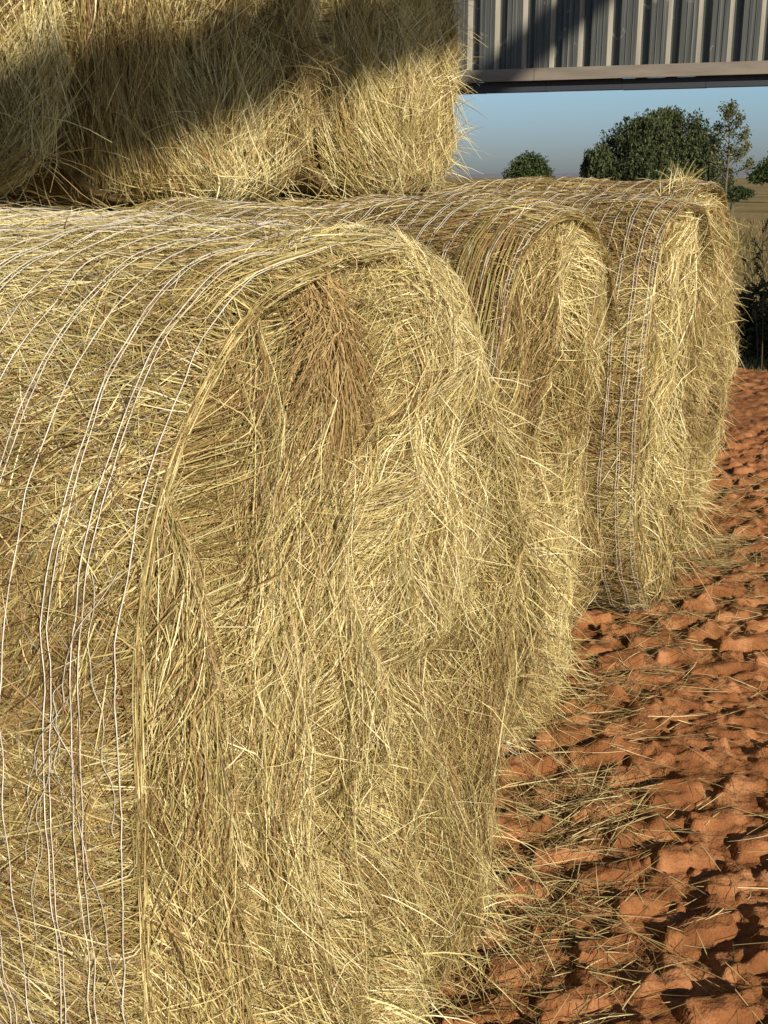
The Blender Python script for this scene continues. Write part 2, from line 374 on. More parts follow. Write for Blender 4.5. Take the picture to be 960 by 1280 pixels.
        P = np.zeros((n, k, 3)); NN = np.zeros((n, k, 3)); px, pt = x.copy(), th.copy(); rr = s.Rs(th)
        for i in range(k):
            P[:, i] = s.side(px, pt, off + up * (i / (k - 1)) ** 1.5); NN[:, i] = s.side_n(pt)
            an = a + cur * i / k
            px = np.clip(px + np.cos(an) * L / (k - 1), -s.L / 2 - .05, s.L / 2 + .03); pt = pt + np.sin(an) * L / (k - 1) / rr
        W = wid[0] + (wid[1] - wid[0]) * r.random(n) ** 1.4
        tint = s.tintf(x, th, n, bias); h = n // 2 if prism else 0
        ribbons(mb, P[:h], W[:h], r.random(h) * 6.28, NN[:h], tint[:h], True)
        ribbons(mb, P[h:], W[h:] * 1.15, r.standard_normal(n - h) * .6, NN[h:], tint[h:], False)
    def net(s, par, sp=.067, thr=(.5, 3.75), r_=.0016, zig=True, seed=3, both=.85, snag=0):
        r = np.random.default_rng(seed); mb = MB(); k = 150; th = np.linspace(thr[0], thr[1], k)
        x = s.L / 2 + .012
        while x > -s.L / 2 + .05:
            ph = r.random() * 6; wob = .004 * np.sin(th * 3.1 + ph) + .002 * np.sin(th * 9 + ph * 2)
            for dx in (0, .0055 + .005 * r.random()):
                if dx and r.random() > both: continue
                wv = wob + .0015 * s.n1(th * 25, th * 0 + x * 10 + dx * 99)
                P = s.side(np.full(k, x + dx) + wv + .0022 * s.n2(th * 6, th * 0 + dx * 500 + x * 7), th, .0095 + .0055 * s.n2(th * 12, th * 0 + x * 31))
                tube(mb, P, r_ * (1 if dx == 0 else .85), 4, .5, 0)
            if zig:                                # the thin zigzag threads of the net
                kk = 260; tz = np.linspace(thr[0], thr[1], kk); amp = sp * .95
                for q in (0,):
                    ph2 = r.random(); tri = np.abs(((tz * 11 + ph2) % 1) * 2 - 1)
                    P = s.side(x - amp * tri + .004 * s.n1(tz * 30, tz * 0 + x * 9), tz, .006 + .004 * s.n2(tz * 20, tz * 0 + x * 3 + 2))
                    tube(mb, P, r_ * .33, 3, .5, 1)
            x -= sp * (.88 + .3 * r.random())
        for j in range(snag):                      # loose crumpled threads of the net near the rim
            t0 = 2.35 + .55 * r.random(); ln = .15 + .35 * r.random(); kk = 40; tz = np.linspace(t0, t0 + ln, kk); q = np.linspace(0, 1, kk)
            xx = s.L / 2 + .01 - .10 * r.random(); tgt = s.L / 2 + .01 - .066 * r.integers(0, 3)
            P = s.side(xx * (1 - q) + tgt * q + .012 * s.n1(q * 7 + j, q * 0 + j) + .002 * s.n2(q * 18, q * 0 + j), tz, .010 + .006 * s.n2(q * 14 + j, q * 0))
            tube(mb, P, r_ * (.3 + .35 * r.random()), 3, .5, 0)
        return mb.build('net_wrap', [M_TWINE, M_NETTHIN], par)

def rooted(b, name, label, cat, group):
    o = empty(name, (b.root_xy[0], b.root_xy[1], b.z0), -b.az); tag(o, label, cat, group); return o

GROUP_ROW = 'round hay bales standing in a row on the red soil'
GROUP_TOP = 'hay bales stacked on top behind the row'
# front row ----------------------------------------------------------------
B1 = Bale((-.008, 1.776), R(27), .683, .765, 1.25, 11, bump=.066, sag=(.185, .055), hollow=[(-.29, 1.40, .035, .10, .15), (-.18, 1.34, .03, .06, .07), (.14, 1.20, .07, .08, .15), (-.08, 1.03, .06, .10, .17), (.10, 1.00, .045, .06, .13), (-.26, .72, .03, .16, .16), (-.14, .60, .045, .06, .11), (.29, 1.10, .05, .08, .12), (.06, .78, .08, .035, .09), (.30, .70, .05, .05, .08), (.14, 1.31, .10, .04, -.04), (-.06, 1.15, .09, .03, -.04)])
B2 = Bale((.494, 3.211), R(25.5), .684, .757, 1.25, 23, bump=.055, sag=(.12, .06))
B3 = Bale((1.085, 4.30), R(25), .677, .762, 1.25, 35, bump=.055, sag=(.03, .08))
B4 = Bale((1.44, 5.42), R(29), .68, .790, 1.2, 47, bump=.07)
def wild_tufts(b, mb, spots, n, wid, Lr=(.12, .3)):
    """locks of straw standing off the body at given (y, z) spots, each with its own direction"""
    r = b.r
    for (y0, z0, dx, dy, dz, sp) in spots:
        y = y0 + sp * r.standard_normal(n); z = np.clip(z0 + sp * r.standard_normal(n), .02, 2 * b.h - .01)
        L = Lr[0] + (Lr[1] - Lr[0]) * r.random(n); k = 5
        P0 = np.stack([b.fx(y, z) - .02, y, z], 1)
        dr = np.array([dx, dy, dz], float) + .65 * r.standard_normal((n, 3)); dr /= np.linalg.norm(dr, axis=1, keepdims=True)
        t = np.linspace(0, 1, k)[None, :, None]
        P = P0[:, None] + dr[:, None] * L[:, None, None] * t + np.array([0, 0, -1.]) * (t ** 2) * (L * .35)[:, None, None]
        P[:, :, 2] = np.maximum(P[:, :, 2], .01)
        W = wid[0] + (wid[1] - wid[0]) * r.random(n)
        ribbons(mb, P, W, r.random(n) * 6.28, np.tile([1., 0, 0], (n, 1)), b.tintf(y, z, n, .05), True)

# bale one: nearest
o1 = rooted(B1, 'hay_bale', 'nearest and largest round hay bale, netted in white twine, filling the lower left', 'hay bale', GROUP_ROW)
mb = MB(); B1.core(mb)
B1.face_straw(mb, 170000, lift=.03, wid=(.0008, .0018), Lr=(.06, .28), wild=.13, vert=1.7, turb=.75, spread=.34); B1.face_straw(mb, 130000, lift=.02, wid=(.0007, .0016), Lr=(.015, .08), k=3, spread=.7, wild=.3, out=.012, bias=-.08); B1.face_straw(mb, 2600, lift=.05, wid=(.0013, .0022), Lr=(.2, .4), bias=.15, out=.02, wild=.3)
B1.side_straw(mb, 120000, thr=(.6, 3.9), bias=.09, wid=(.0008, .0018), out=.007, Lr=(.05, .22)); B1.side_straw(mb, 120000, thr=(.6, 3.9), wid=(.0007, .0015), out=.006, Lr=(.012, .07), k=3, spread=1.0, bias=0)
# straw dragged over the rim from the top down the left edge of the face
r_ = B1.r; n = 90; th = 1.35 + .6 * r_.random(n); dl = r_.random(n)
L = .08 + .20 * r_.random(n); k = 6; P = np.zeros((n, k, 3)); NN = np.zeros((n, k, 3)); x0 = B1.L / 2 - .06 + .08 * dl; t0 = th.copy()
slope = -.16 * np.abs(r_.standard_normal(n)); jit = .002 + .008 * r_.random(n)
for i in range(k):
    x_ = x0 + slope * L * i / (k - 1); rr = (1 - .05 * np.clip((x_ - B1.L / 2 + .1) / .1, 0, 2) ** 2)
    P[:, i] = B1.side(np.minimum(x_, B1.L / 2 + .02), t0, jit); NN[:, i] = B1.side_n(t0); t0 = t0 + L / (k - 1) / .72
ribbons(mb, P, .0011 + .0012 * r_.random(n), r_.random(n) * 6.28, NN, np.clip(.55 + .2 * r_.standard_normal(n), 0, 1), True)
wild_tufts(B1, mb, [(.62, .45, .6, .5, .3, .07), (.5, .22, .7, .5, .0, .08), (.3, .12, .8, .3, 0, .1), (0, .08, .8, 0, .1, .12), (.66, .75, .6, .4, .3, .08), (.60, 1.0, .6, .8, -.4, .09), (.62, .85, .6, .7, -.6, .08), (.52, 1.18, .5, .8, -.6, .07), (.64, .6, .6, .8, -.3, .08), (-.2, .2, .7, -.2, 0, .12)], 130, (.0014, .003), (.08, .22))
mb.build('hay_body', [M_STRAW, M_CORE], o1)
B1.net(o1, .046, thr=(.9, 4.4), seed=4, r_=.00085, snag=7)
# brown seed-head plume hanging from the rim
mb = MB(); n = 1300; a = r_.standard_normal(n)
y0 = -.21 + .02 * r_.standard_normal(n); z0 = 1.45 + .02 * r_.standard_normal(n); L = .05 + .30 * r_.random(n) ** 1.8; k = 6
dy = .30 + .13 * a + .10 * r_.standard_normal(n); P = np.zeros((n, k, 3))
jit = .030 * r_.random(n); bow = .012 + .022 * r_.random(n); wav = .004 * r_.standard_normal(n)
for i in range(k):
    t = i / (k - 1); P[:, i, 1] = y0 + dy * L * t + .05 * t * t * a; P[:, i, 2] = z0 - L * t * .93
    P[:, i, 0] = B1.L / 2 - .012 + bow * math.sin(t * 2.6) + jit + wav * math.sin(t * 7)
ribbons(mb, P, .0009 + .0008 * r_.random(n), r_.random(n) * 6.28, np.tile([1., 0, 0], (n, 1)), np.clip(.5 + .25 * r_.standard_normal(n), 0, 1), True)
tag(mb.build('seed_head_tuft', M_PLUME, o1), 'reddish brown plume of seed heads hanging from the rim')

# bales two to four
o2 = rooted(B2, 'hay_bale', 'second round hay bale from the camera, sheaf of greenish stalks down its rim', 'hay bale', GROUP_ROW)
mb = MB(); B2.core(mb); B2.face_straw(mb, 60000, wid=(.0010, .002), Lr=(.02, .09), k=3, spread=.7, wild=.3, prism=False, bias=-.06); B2.face_straw(mb, 90000, wid=(.0012, .0027), Lr=(.07, .28), vert=1.8, lift=.03, prism=False); B2.side_straw(mb, 80000, thr=(.7, 3.7), wid=(.0011, .0025), bias=-.08, prism=False)
n = 380; t0 = 1.9 + 1.4 * B2.r.random(n); L = .2 + .25 * B2.r.random(n); k = 6; P = np.zeros((n, k, 3)); NN = np.zeros((n, k, 3)); x0 = B2.L / 2 - .11 + .12 * B2.r.random(n); jx = .003 * B2.r.standard_normal(n); jo = .006 + .012 * B2.r.random(n)
for i in range(k): P[:, i] = B2.side(x0 + jx * i, t0, jo); NN[:, i] = B2.side_n(t0); t0 = t0 + L / (k - 1) / .72
ribbons(mb, P, .0014 + .0018 * B2.r.random(n), B2.r.random(n) * 6.28, NN, np.clip(.38 + .12 * B2.r.standard_normal(n), 0, 1), True)
wild_tufts(B2, mb, [(.4, .12, .8, .3, 0, .1), (.1, .08, .8, 0, 0, .15), (-.4, .3, .7, 0, .1, .12)], 110, (.0016, .0034), (.08, .22))
mb.build('hay_body', [M_STRAW, M_CORE], o2); B2.net(o2, .052, thr=(.9, 4.4), seed=8, r_=.00095)
o3 = rooted(B3, 'hay_bale', 'third round hay bale from the camera, dark brown netted flank showing past the second', 'hay bale', GROUP_ROW)
mb = MB(); B3.core(mb); B3.face_straw(mb, 85000, wid=(.0015, .0032), Lr=(.07, .28), vert=2.4, lift=.035, prism=False); B3.side_straw(mb, 50000, thr=(.8, 4.2), wid=(.0015, .0034), bias=-.06, prism=False)
wild_tufts(B3, mb, [(.3, .8, .6, .5, .1, .12), (.0, .15, .9, .1, 0, .15), (.4, .3, .8, .3, 0, .1)], 120, (.002, .004), (.10, .26))
mb.build('hay_body', [M_STRAW, M_CORE], o3); B3.net(o3, .048, thr=(.9, 4.6), seed=12, r_=.0010)
o4 = rooted(B4, 'hay_bale', 'farthest hay bale of the ground row, shaggy with loose straw sticking up at its top', 'hay bale', GROUP_ROW)
mb = MB(); B4.core(mb); B4.face_straw(mb, 75000, wid=(.0016, .0034), Lr=(.07, .28), fray=.05, vert=2.0, lift=.06, prism=False, wild=.2, out=.05); B4.side_straw(mb, 36000, thr=(.8, 3.8), wid=(.0018, .0038), prism=False)
wild_tufts(B4, mb, [(-.1, 1.5, .5, .1, 1.3, .07), (-.25, 1.5, .4, -.1, 1.2, .05), (.45, 1.15, .9, .8, .2, .07), (.5, .5, .8, .6, 0, .1), (0, .15, .9, .1, 0, .12)], 110, (.0018, .0038), (.06, .20))
mb.build('hay_body', [M_STRAW, M_CORE], o4); B4.net(o4, .07, thr=(1., 4.4), seed=15, r_=.0011)

# stacked layer behind -------------------------------------------------------
def top_bale(xy, seed, label, n, wid, z0, h=.78, wdt=.655, spots=()):
    b = Bale(xy, R(27), wdt, h, 1.2, seed, p=5.0, z0=z0, bump=.075, edge=(.12, .82))
    o = rooted(b, 'stacked_bale', label, 'hay bale', GROUP_TOP); mb = MB(); b.core(mb)
    b.face_straw(mb, n, wid=wid, vert=3.5, lift=.08, prism=False, Lr=(.12, .36), spread=.19, out=.035, wild=.08, fray=.02, turb=.45, bias=.0)
    b.side_straw(mb, n // 3, thr=(.8, 3.6), wid=wid, prism=False)
    wild_tufts(b, mb, spots, 110, wid, (.10, .28))
    mb.build('hay_body', [M_STRAW, M_CORE], o); return b
row2 = lambda s_, c_=-2.23: (c_ * N2[0] + s_ * D2[0], c_ * N2[1] + s_ * D2[1])
top_bale(row2(1.84, -2.19), 61, 'shaggy stacked bale at the upper left edge, mostly in shadow', 80000, (.0013, .0030), 1.515, spots=[(.5, .1, .8, 0, .1, .15), (0, .1, .8, 0, .1, .2), (.3, .9, .8, -.4, .2, .1)])
top_bale(row2(3.15, -2.20), 62, 'middle stacked bale crossed by a broad diagonal shadow', 80000, (.0016, .0034), 1.505, spots=[(.5, .12, .8, 0, .1, .15), (-.3, .1, .8, 0, .1, .15), (.4, .5, .8, .3, .2, .1), (.1, 1.3, .8, .2, -.2, .1)])
top_bale(row2(4.76, -2.34), 63, 'rightmost stacked bale, sunlit, its straw bristling against the sky', 80000, (.0018, .0038), 1.50, spots=[(.66, .25, .8, .9, .5, .07), (.66, .5, .7, .9, .6, .08), (.6, .12, .8, .9, .1, .06), (.66, .8, .5, .8, .4, .1), (.0, .1, .8, 0, .1, .15), (-.5, .1, .8, 0, .1, .1)])
# the ground layer that carries the stack, behind the first row
for i, (s_, lab) in enumerate([(1.65, 'ground bale behind the nearest bale, under the shaded stack'), (3.05, 'ground bale behind the second bale, under the middle of the stack'), (4.42, 'ground bale behind the third bale, under the sunlit end of the stack')]):
    b = Bale(row2(s_, -2.26 - .02 * i), R(27), .685, .752, 1.2, 80 + i, bump=.03)
    o = rooted(b, 'hay_bale', lab, 'hay bale', 'ground bales carrying the stack'); mb = MB(); b.core(mb)
    b.side_straw(mb, 7000, thr=(.8, 3.6), wid=(.004, .006), prism=False); mb.build('hay_body', [M_STRAW, M_CORE], o)

# ------------------------------------------------------------------ fallen straw on the soil
def ground_straw():
    r = np.random.default_rng(99); mb = MB()
    def scatter(n, cfun, s0, s1, Lr, wid, up, tb, ang=None):
        s_ = s0 + (s1 - s0) * r.random(n); c_ = cfun(s_, n); k = 6
        a = r.random(n) * 6.28 if ang is None else ang + .5 * r.standard_normal(n)
        L = Lr[0] + (Lr[1] - Lr[0]) * r.random(n) ** 1.5; cur = .35 * r.standard_normal(n)
        P = np.zeros((n, k, 3)); hh = np.zeros((n, k)); c = c_.copy(); s = s_.copy()
        for i in range(k):
            P[:, i, 0], P[:, i, 1] = cs2xy(c, s); hh[:, i] = soil_h(c, s)
            an = a + cur * i / k; c = c + np.cos(an) * L / (k - 1); s = s + np.sin(an) * L / (k - 1)
        t = np.linspace(0, 1, k)[None]
        chord = hh[:, :1] * (1 - t) + hh[:, -1:] * t; shift = np.maximum((hh - chord).max(1), 0) * .6
        P[:, :, 2] = chord + shift[:, None] + .003 + up * (r.random(n) ** 2)[:, None] * (.2 + .8 * t * (r.random(n) < .5)[:, None])
        W = wid[0] + (wid[1] - wid[0]) * r.random(n)
        ribbons(mb, P, W, r.random(n) * 6.28, np.tile([0, 0, 1.], (n, 1)), np.clip(tb + .25 * r.standard_normal(n), 0, 1), True)
    def fc(s):  # the line of the bale faces
        return np.interp(s, [0, 2.3, 3.0, 4.2, 4.9, 6.5], [-.80, -.80, -.98, -1.0, -1.0, -1.12])
    scatter(1100, lambda s, n: fc(s) - .04 + .09 * np.abs(r.standard_normal(n)), 1.3, 6.2, (.03, .17), (.001, .0022), .035, .45)
    scatter(900, lambda s, n: fc(s) + .05 + .17 * np.abs(r.standard_normal(n)), 1.6, 4.9, (.03, .17), (.001, .002), .025, .35)
    scatter(900, lambda s, n: fc(s) + .1 + .30 * np.abs(r.standard_normal(n)), 1.5, 6.5, (.03, .16), (.001, .002), .02, .55)
    scatter(700, lambda s, n: fc(s) + .1 + .9 * r.random(n), 1.5, 9.5, (.04, .22), (.0012, .0024), .015, .6)
    # heaps between the bales
    for (c0, s0, sc, n) in [(-.76, 2.62, .08, 250), (-.98, 5.0, .14, 700), (-.72, 2.1, .10, 300)]:
        def cf(s, m, c0=c0, sc=sc): return c0 + sc * r.standard_normal(m)
        scatter(n, cf, s0 - 2 * sc, s0 + 2 * sc, (.05, .2), (.0012, .0024), .06, .5)
    tag(mb.build('fallen_straw', M_GSTRAW), 'loose straw scattered over the red soil at the foot of the bales', 'straw', kind='stuff')
ground_straw()

# ------------------------------------------------------------------ shed wall header
def shed_wall():
    a = np.array([.583, 9.45]); b = np.array([2.69, 8.65]); u = (b - a) / np.linalg.norm(b - a); rz = math.atan2(u[1], u[0])
    o = empty('shed_wall', (a[0], a[1], 0), rz); tag(o, 'grey ribbed metal shed wall hung above the open side', 'wall')
    zb = 1.6 + .62
    # trapezoid cladding seen from inside: local x along wall, y away from camera
    mc, t, bs, oo = new_mat('weathered_cladding')
    tc = t.nodes.new('ShaderNodeTexCoord'); mp = t.nodes.new('ShaderNodeMapping'); mp.inputs['Scale'].default_value = (45, 1, .8)
    n = t.nodes.new('ShaderNodeTexNoise'); n.inputs['Scale'].default_value = 1; n.inputs['Detail'].default_value = 5
    t.links.new(tc.outputs['Object'], mp.inputs[0]); t.links.new(mp.outputs[0], n.inputs[0])
    c = ncol(t, [(.35, (.045, .05, .047)), (.55, (.085, .09, .083)), (.75, (.20, .195, .17))], n.outputs['Fac'])
    n3 = t.nodes.new('ShaderNodeTexNoise'); n3.inputs['Scale'].default_value = 7; n3.inputs['Detail'].default_value = 4; n3.inputs['Distortion'].default_value = 1.5
    t.links.new(tc.outputs['Object'], n3.inputs[0])
    f = ncol(t, [(.66, (0, 0, 0)), (.70, (1, 1, 1))], n3.outputs['Fac'])
    mm = t.nodes.new('ShaderNodeMixRGB'); t.links.new(f, mm.inputs[0]); t.links.new(c, mm.inputs[1]); mm.inputs[2].default_value = (.17, .165, .14, 1)
    t.links.new(mm.outputs[0], bs.inputs['Base Color']); bs.inputs['Roughness'].default_value = .5; bs.inputs['Metallic'].default_value = .25
    mb = MB(); pitch = .212; x = -5.0 + .06; prof = []
    rr = random.Random(4)
    while x < 8:
        prof += [(x, .0), (x + .118, .0), (x + .138, .052), (x + .198, .052)]; x += pitch
        # small stiffening ribs in each pan
    pr = []
    for i in range(0, len(prof), 4):
        x0 = prof[i][0]
        pr += [(x0, 0), (x0 + .036, 0), (x0 + .041, -.006), (x0 + .046, 0), (x0 + .078, 0), (x0 + .083, -.006), (x0 + .088, 0), (x0 + .118, 0), (x0 + .142, .055), (x0 + .196, .055)]
    pr = np.array(pr); zt = np.array([zb + .075, zb + 1.2, zb + 2.6]); V = np.array([[p[0], p[1], z] for z in zt for p in pr]); m = len(pr)
    i = np.arange(2)[:, None] * m; q = np.arange(m - 1)[None]; Q = np.stack([i + q, i + q + 1, i + m + q + 1, i + m + q], 2).reshape(-1, 4)
    mb.add(V, Q)
    m_sunflange = plain('sunlit_flange_paint', (.30, .285, .235), .45, .1, noise=((9, 9, 1.2), .7, 1.25))  # sunlight on the sunward flanges, put in as a lighter colour
    mb.M[0] = np.where(np.tile(np.arange(m - 1) % 10 == 7, 2), 1, 0); mb.build('cladding', [mc, m_sunflange], o)
    M_RAIL = plain('brown_grey_rail', (.20, .17, .135), .55, .1, noise=((3, 8, 20), .85, 1.12))
    mb = MB(); xs = [-5, -1.7, -.02 + .61, 2.45, 5.1, 8]
    for j in range(len(xs) - 1):
        mb.box(((xs[j] + xs[j + 1]) / 2, -.03 - .002 * (j % 2), zb + .118), (xs[j + 1] - xs[j] - .004, .05, .086))
    mb.build('girt_rail', M_RAIL, o)
    M_STRIPSHADE = plain('painted_shade_strip', (.035, .04, .05), .6, .2)  # shade below the rail, painted in as a dark strip
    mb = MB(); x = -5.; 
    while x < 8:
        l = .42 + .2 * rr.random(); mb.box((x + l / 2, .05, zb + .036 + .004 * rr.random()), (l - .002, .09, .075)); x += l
    mb.build('lower_shade_strip', M_STRIPSHADE, o)
    M_POST = plain('grey_post', (.2, .2, .19), .6, .3)
    for x in (-4.9, 7.9):
        mb = MB(); mb.box((x, .14, (zb + 2.6) / 2), (.14, .12, zb + 2.6 + .1)); mb.build('post', M_POST, o)
    mb = MB(); mb.box((1.5, .11, zb + 2.4), (13, .1, .12)); mb.build('top_rail', M_RAIL, o)
shed_wall()

# ------------------------------------------------------------------ unseen beams added on the sun side to throw the diagonal shade on the stack
def shade_beam(p_lo, p_hi, dist, height, thick, label, ext=(0.0, 0.0)):
    a = np.array(p_lo, float) + SUN * dist; b = np.array(p_hi, float) + SUN * dist
    d = (b - a) / np.linalg.norm(b - a); a = a - d * ext[0]; b = b + d * ext[1]
    o = empty('unseen_shade_beam', tuple(a)); tag(o, label, 'shade_beam', 'unseen beams added to shade the stack')
    side = np.cross(d, [0, 0, 1.]); side /= np.linalg.norm(side); up = np.cross(side, d)
    mb = MB(); V = []
    for (w_, z0, z1) in [(thick, -height / 2, -height / 2 + .012), (.008, -height / 2 + .012, height / 2 - .012), (thick, height / 2 - .012, height / 2)]:
        V = [p + side * sx_ * w_ / 2 + up * z_ for p in (a, b) for sx_, z_ in ((-1, z0), (1, z0), (1, z1), (-1, z1))]
        V = np.array(V) - a
        mb.add(V, [[0, 1, 2, 3], [7, 6, 5, 4], [0, 4, 5, 1], [1, 5, 6, 2], [2, 6, 7, 3], [3, 7, 4, 0]])
    mb.build('beam', plain('shade_beam_steel', (.25, .24, .22), .6, .3), o)
def stackpt(px, py, f=1450.):
    cp, sp = math.cos(R(PITCH)), math.sin(R(PITCH)); u = (px - 480) / f; v = (640 - py) / f
    D = np.array([u, cp + v * sp, -sp + v * cp]); t = -2.23 / (D[0] * N2[0] + D[1] * N2[1]); p = D * t; p[2] += 1.6; return p
shade_beam(stackpt(60, 166), stackpt(470, 26), 13, .27, .12, 'unseen beam added to cast the diagonal shade on the stack', (.45, 5.5))
shade_beam(stackpt(60, 166) + [0, 0, .58], stackpt(470, 26) + [0, 0, .58], 13, .38, .12, 'upper unseen beam added to shade the top of the stack', (.6, 3.0))

# ------------------------------------------------------------------ plants and trees
def leaf_mat(name, ramp): return straw_mat(name, ramp, .25, .6, .2)
M_LEAF = leaf_mat('dark_leaves', [(0, (.022, .032, .011)), (.5, (.052, .078, .025)), (1, (.12, .15, .05))])
M_WILLOW = leaf_mat('willow_leaves', [(0, (.025, .034, .013)), (.5, (.062, .078, .030)), (1, (.14, .155, .07))])
M_SPARSE = leaf_mat('grey_leaves', [(0, (.045, .055, .025)), (.5, (.10, .11, .055)), (1, (.2, .19, .1))])
M_WEED = leaf_mat('weed_leaves', [(0, (.02, .024, .009)), (.5, (.05, .055, .02)), (1, (.11, .105, .04))])
M_BARK = plain('bark', (.10, .085, .06), .9, noise=((4, 4, 1), .6, 1.3))
def leaves(mb, P, size, r, tint, droop=None):
    n = len(P); a = r.standard_normal((n, 3)); a /= np.linalg.norm(a, axis=1, keepdims=True)
    if droop is not None: a = a * (1 - droop) + np.array([0, 0, -1.]) * droop; a /= np.linalg.norm(a, axis=1, keepdims=True)
    b = np.cross(a, r.standard_normal((n, 3))); b /= np.linalg.norm(b, axis=1, keepdims=True)
    s = (size * (.6 + .8 * r.random(n)))[:, None]
    V = np.stack([P - a * s * .5, P + b * s * .24, P + a * s * .5, P - b * s * .24], 1)
    mb.add(V.reshape(-1, 3), np.arange(4 * n).reshape(-1, 4), np.repeat(tint, 4))
def lobes_points(r, lobes, n, shell=.55):
    tot = sum(l[3] * l[4] for l in lobes); out = []; tt = []
    for (x, y, z, rx, rz_) in lobes:
        m = int(n * rx * rz_ / tot); d = r.standard_normal((m, 3)); d /= np.linalg.norm(d, axis=1, keepdims=True)
        q = (shell + (1 - shell) * r.random(m)) ; q = q * (1 + .22 * np.sin(d[:, 0] * 9 + x) * np.cos(d[:, 2] * 8 + z))
        out.append(np.stack([x + d[:, 0] * rx * q, y + d[:, 1] * rx * q, z + d[:, 2] * rz_ * q], 1)); tt.append(np.clip(.2 + .55 * r.random() + .18 * r.standard_normal(m), 0, 1))
    return np.concatenate(out), np.concatenate(tt)
def px2(px, py, dist):      # world point seen at a photo pixel at a ground distance, used once to place each tree
    f = 1450; cp, sp = math.cos(R(PITCH)), math.sin(R(PITCH)); u = (px - 480) / f; v = (640 - py) / f
    D = np.array([u, cp + v * sp, -sp + v * cp]); p = D * dist / D[1]; p[2] += 1.6; return p
GZ = -.6
def crown_from(px_list, dist, depth_r=.8):
    out = []
    for (px, py, rpx, rpz) in px_list:
        p = px2(px, py, dist); k = dist / 1450 * 1.0; out.append((p[0], p[1], p[2], rpx * k, rpz * k))
    return out
def local(P, o): return P - np.array(o.location)
def willow():
    r = np.random.default_rng(3); D = 120.; c = px2(815, 235, D); o = empty('willow_tree', (c[0], c[1], GZ)); tag(o, 'broad dark green weeping willow standing in the field', 'tree')
    L = crown_from([(750, 200, 16, 20), (775, 195, 22, 34), (790, 172, 24, 24), (815, 165, 26, 26), (838, 158, 22, 24), (860, 170, 24, 28), (875, 190, 22, 32), (835, 195, 34, 34), (805, 205, 32, 28), (860, 212, 30, 22), (780, 215, 26, 18), (885, 205, 14, 24), (825, 218, 44, 16), (812, 158, 16, 16), (800, 148 + 14, 12, 14), (836, 146, 15, 12), (822, 150, 12, 12), (738, 208, 10, 14)], D)
    r2 = np.random.default_rng(8)
    L = [(x, y + r2.uniform(-3, 3), z, a, b) for x, y, z, a, b in L]
    mb = MB(); P, t = lobes_points(r, L, 26000, .45); P[:, 2] = np.maximum(P[:, 2], GZ + .3); leaves(mb, local(P, o), .32, r, t, .5)
    # hanging fronds
    Q = []; T = []
    for i in range(900):
        x, y, z, a, b = L[r.integers(len(L))]; d = r.standard_normal(3); d /= np.linalg.norm(d); d[2] = abs(d[2]) * .5
        p = np.array([x + d[0] * a, y + d[1] * a, z + d[2] * b * .9]); ln = .6 + 2.0 * r.random(); m = int(ln / .11); tt = np.clip(.45 + .25 * r.standard_normal(), 0, 1)
        for j in range(m): Q.append(p + np.array([.08 * math.sin(j * .4 + i), 0, -j * .11]) + .05 * r.standard_normal(3)); T.append(tt)
    for i in range(170):
        p = px2(730 + 34 * r.random(), 186 + 18 * r.random() - 0, D); m = int(6 + 22 * r.random()); tt = np.clip(.4 + .2 * r.standard_normal(), 0, 1)
        for j in range(m): Q.append(p + np.array([0, 0, -j * .12]) + .06 * r.standard_normal(3)); T.append(tt)
    Q = np.array(Q); k = Q[:, 2] > GZ + .2
    leaves(mb, local(Q[k], o), .26, r, np.array(T)[k], .75)
    mb.build('crown', M_WILLOW, o)
    mb = MB(); tube(mb, local(np.array([[c[0], c[1], GZ], [c[0] + .1, c[1], 1.2], [c[0] - .2, c[1], 3.5], [c[0] + .2, c[1], 6]]), o), [.55, .42, .3, .12], 8)
    for (px, py) in ((760, 190), (790, 165), (850, 160), (875, 190)):
        q = px2(px, py, D); m_ = (q + np.array([c[0], c[1], 3])) / 2 + np.array([0, 0, .6]); tube(mb, local(np.array([[c[0], c[1], 1.6], m_, q]), o), [.28, .18, .05], 6)
    q = px2(754, 232, D); tube(mb, local(np.array([[q[0], q[1], GZ], [q[0] + .1, q[1], 1], [q[0], q[1], 2.6]]), o), [.16, .14, .08], 6)
    mb.build('trunk', M_BARK, o)
willow()
def bushy(name, label, lobes, D, n, size, mat, seed, base_px, trunk=True, droop=None, cat='tree', group=None, gz=GZ):
    r = np.random.default_rng(seed); c = px2(base_px, 235, D); o = empty(name, (c[0], c[1], gz)); tag(o, label, cat, group)
    L = crown_from(lobes, D); mb = MB(); P, t = lobes_points(r, L, n, .35); P[:, 2] = np.maximum(P[:, 2], gz + .05)
    leaves(mb, local(P, o), size, r, t, droop); mb.build('crown' if trunk else 'foliage', mat, o)
    mb = MB(); top = max(l[2] for l in L); tube(mb, local(np.array([[c[0], c[1], gz], [c[0] + .05, c[1], (gz + top) / 2], [c[0], c[1], top]]), o), [D * .0022, D * .0016, D * .0005], 6)
    mb.build('trunk' if trunk else 'stem', M_BARK, o)
bushy('field_tree', 'small round dark tree left of the willow, low on the horizon', [(661, 213, 24, 18), (645, 219, 16, 12), (678, 219, 15, 12), (662, 201, 14, 12), (672, 207, 14, 13), (652, 208, 13, 12)], 190., 6500, .42, M_LEAF, 21, 661)
bushy('field_tree', 'dark bushy tree cut off by the right edge of the photo', [(956, 216, 16, 14), (975, 208, 22, 20), (945, 222, 11, 8), (990, 215, 22, 18), (962, 206, 12, 9)], 110., 6500, .28, M_LEAF, 22, 975)
bushy('field_shrub', 'low dark green shrub in the dry field below the thin tree', [(916, 243, 18, 8), (930, 242, 14, 7), (900, 244, 14, 8), (922, 238, 9, 6)], 62., 5000, .12, M_LEAF, 23, 916, trunk=False, cat='shrub')
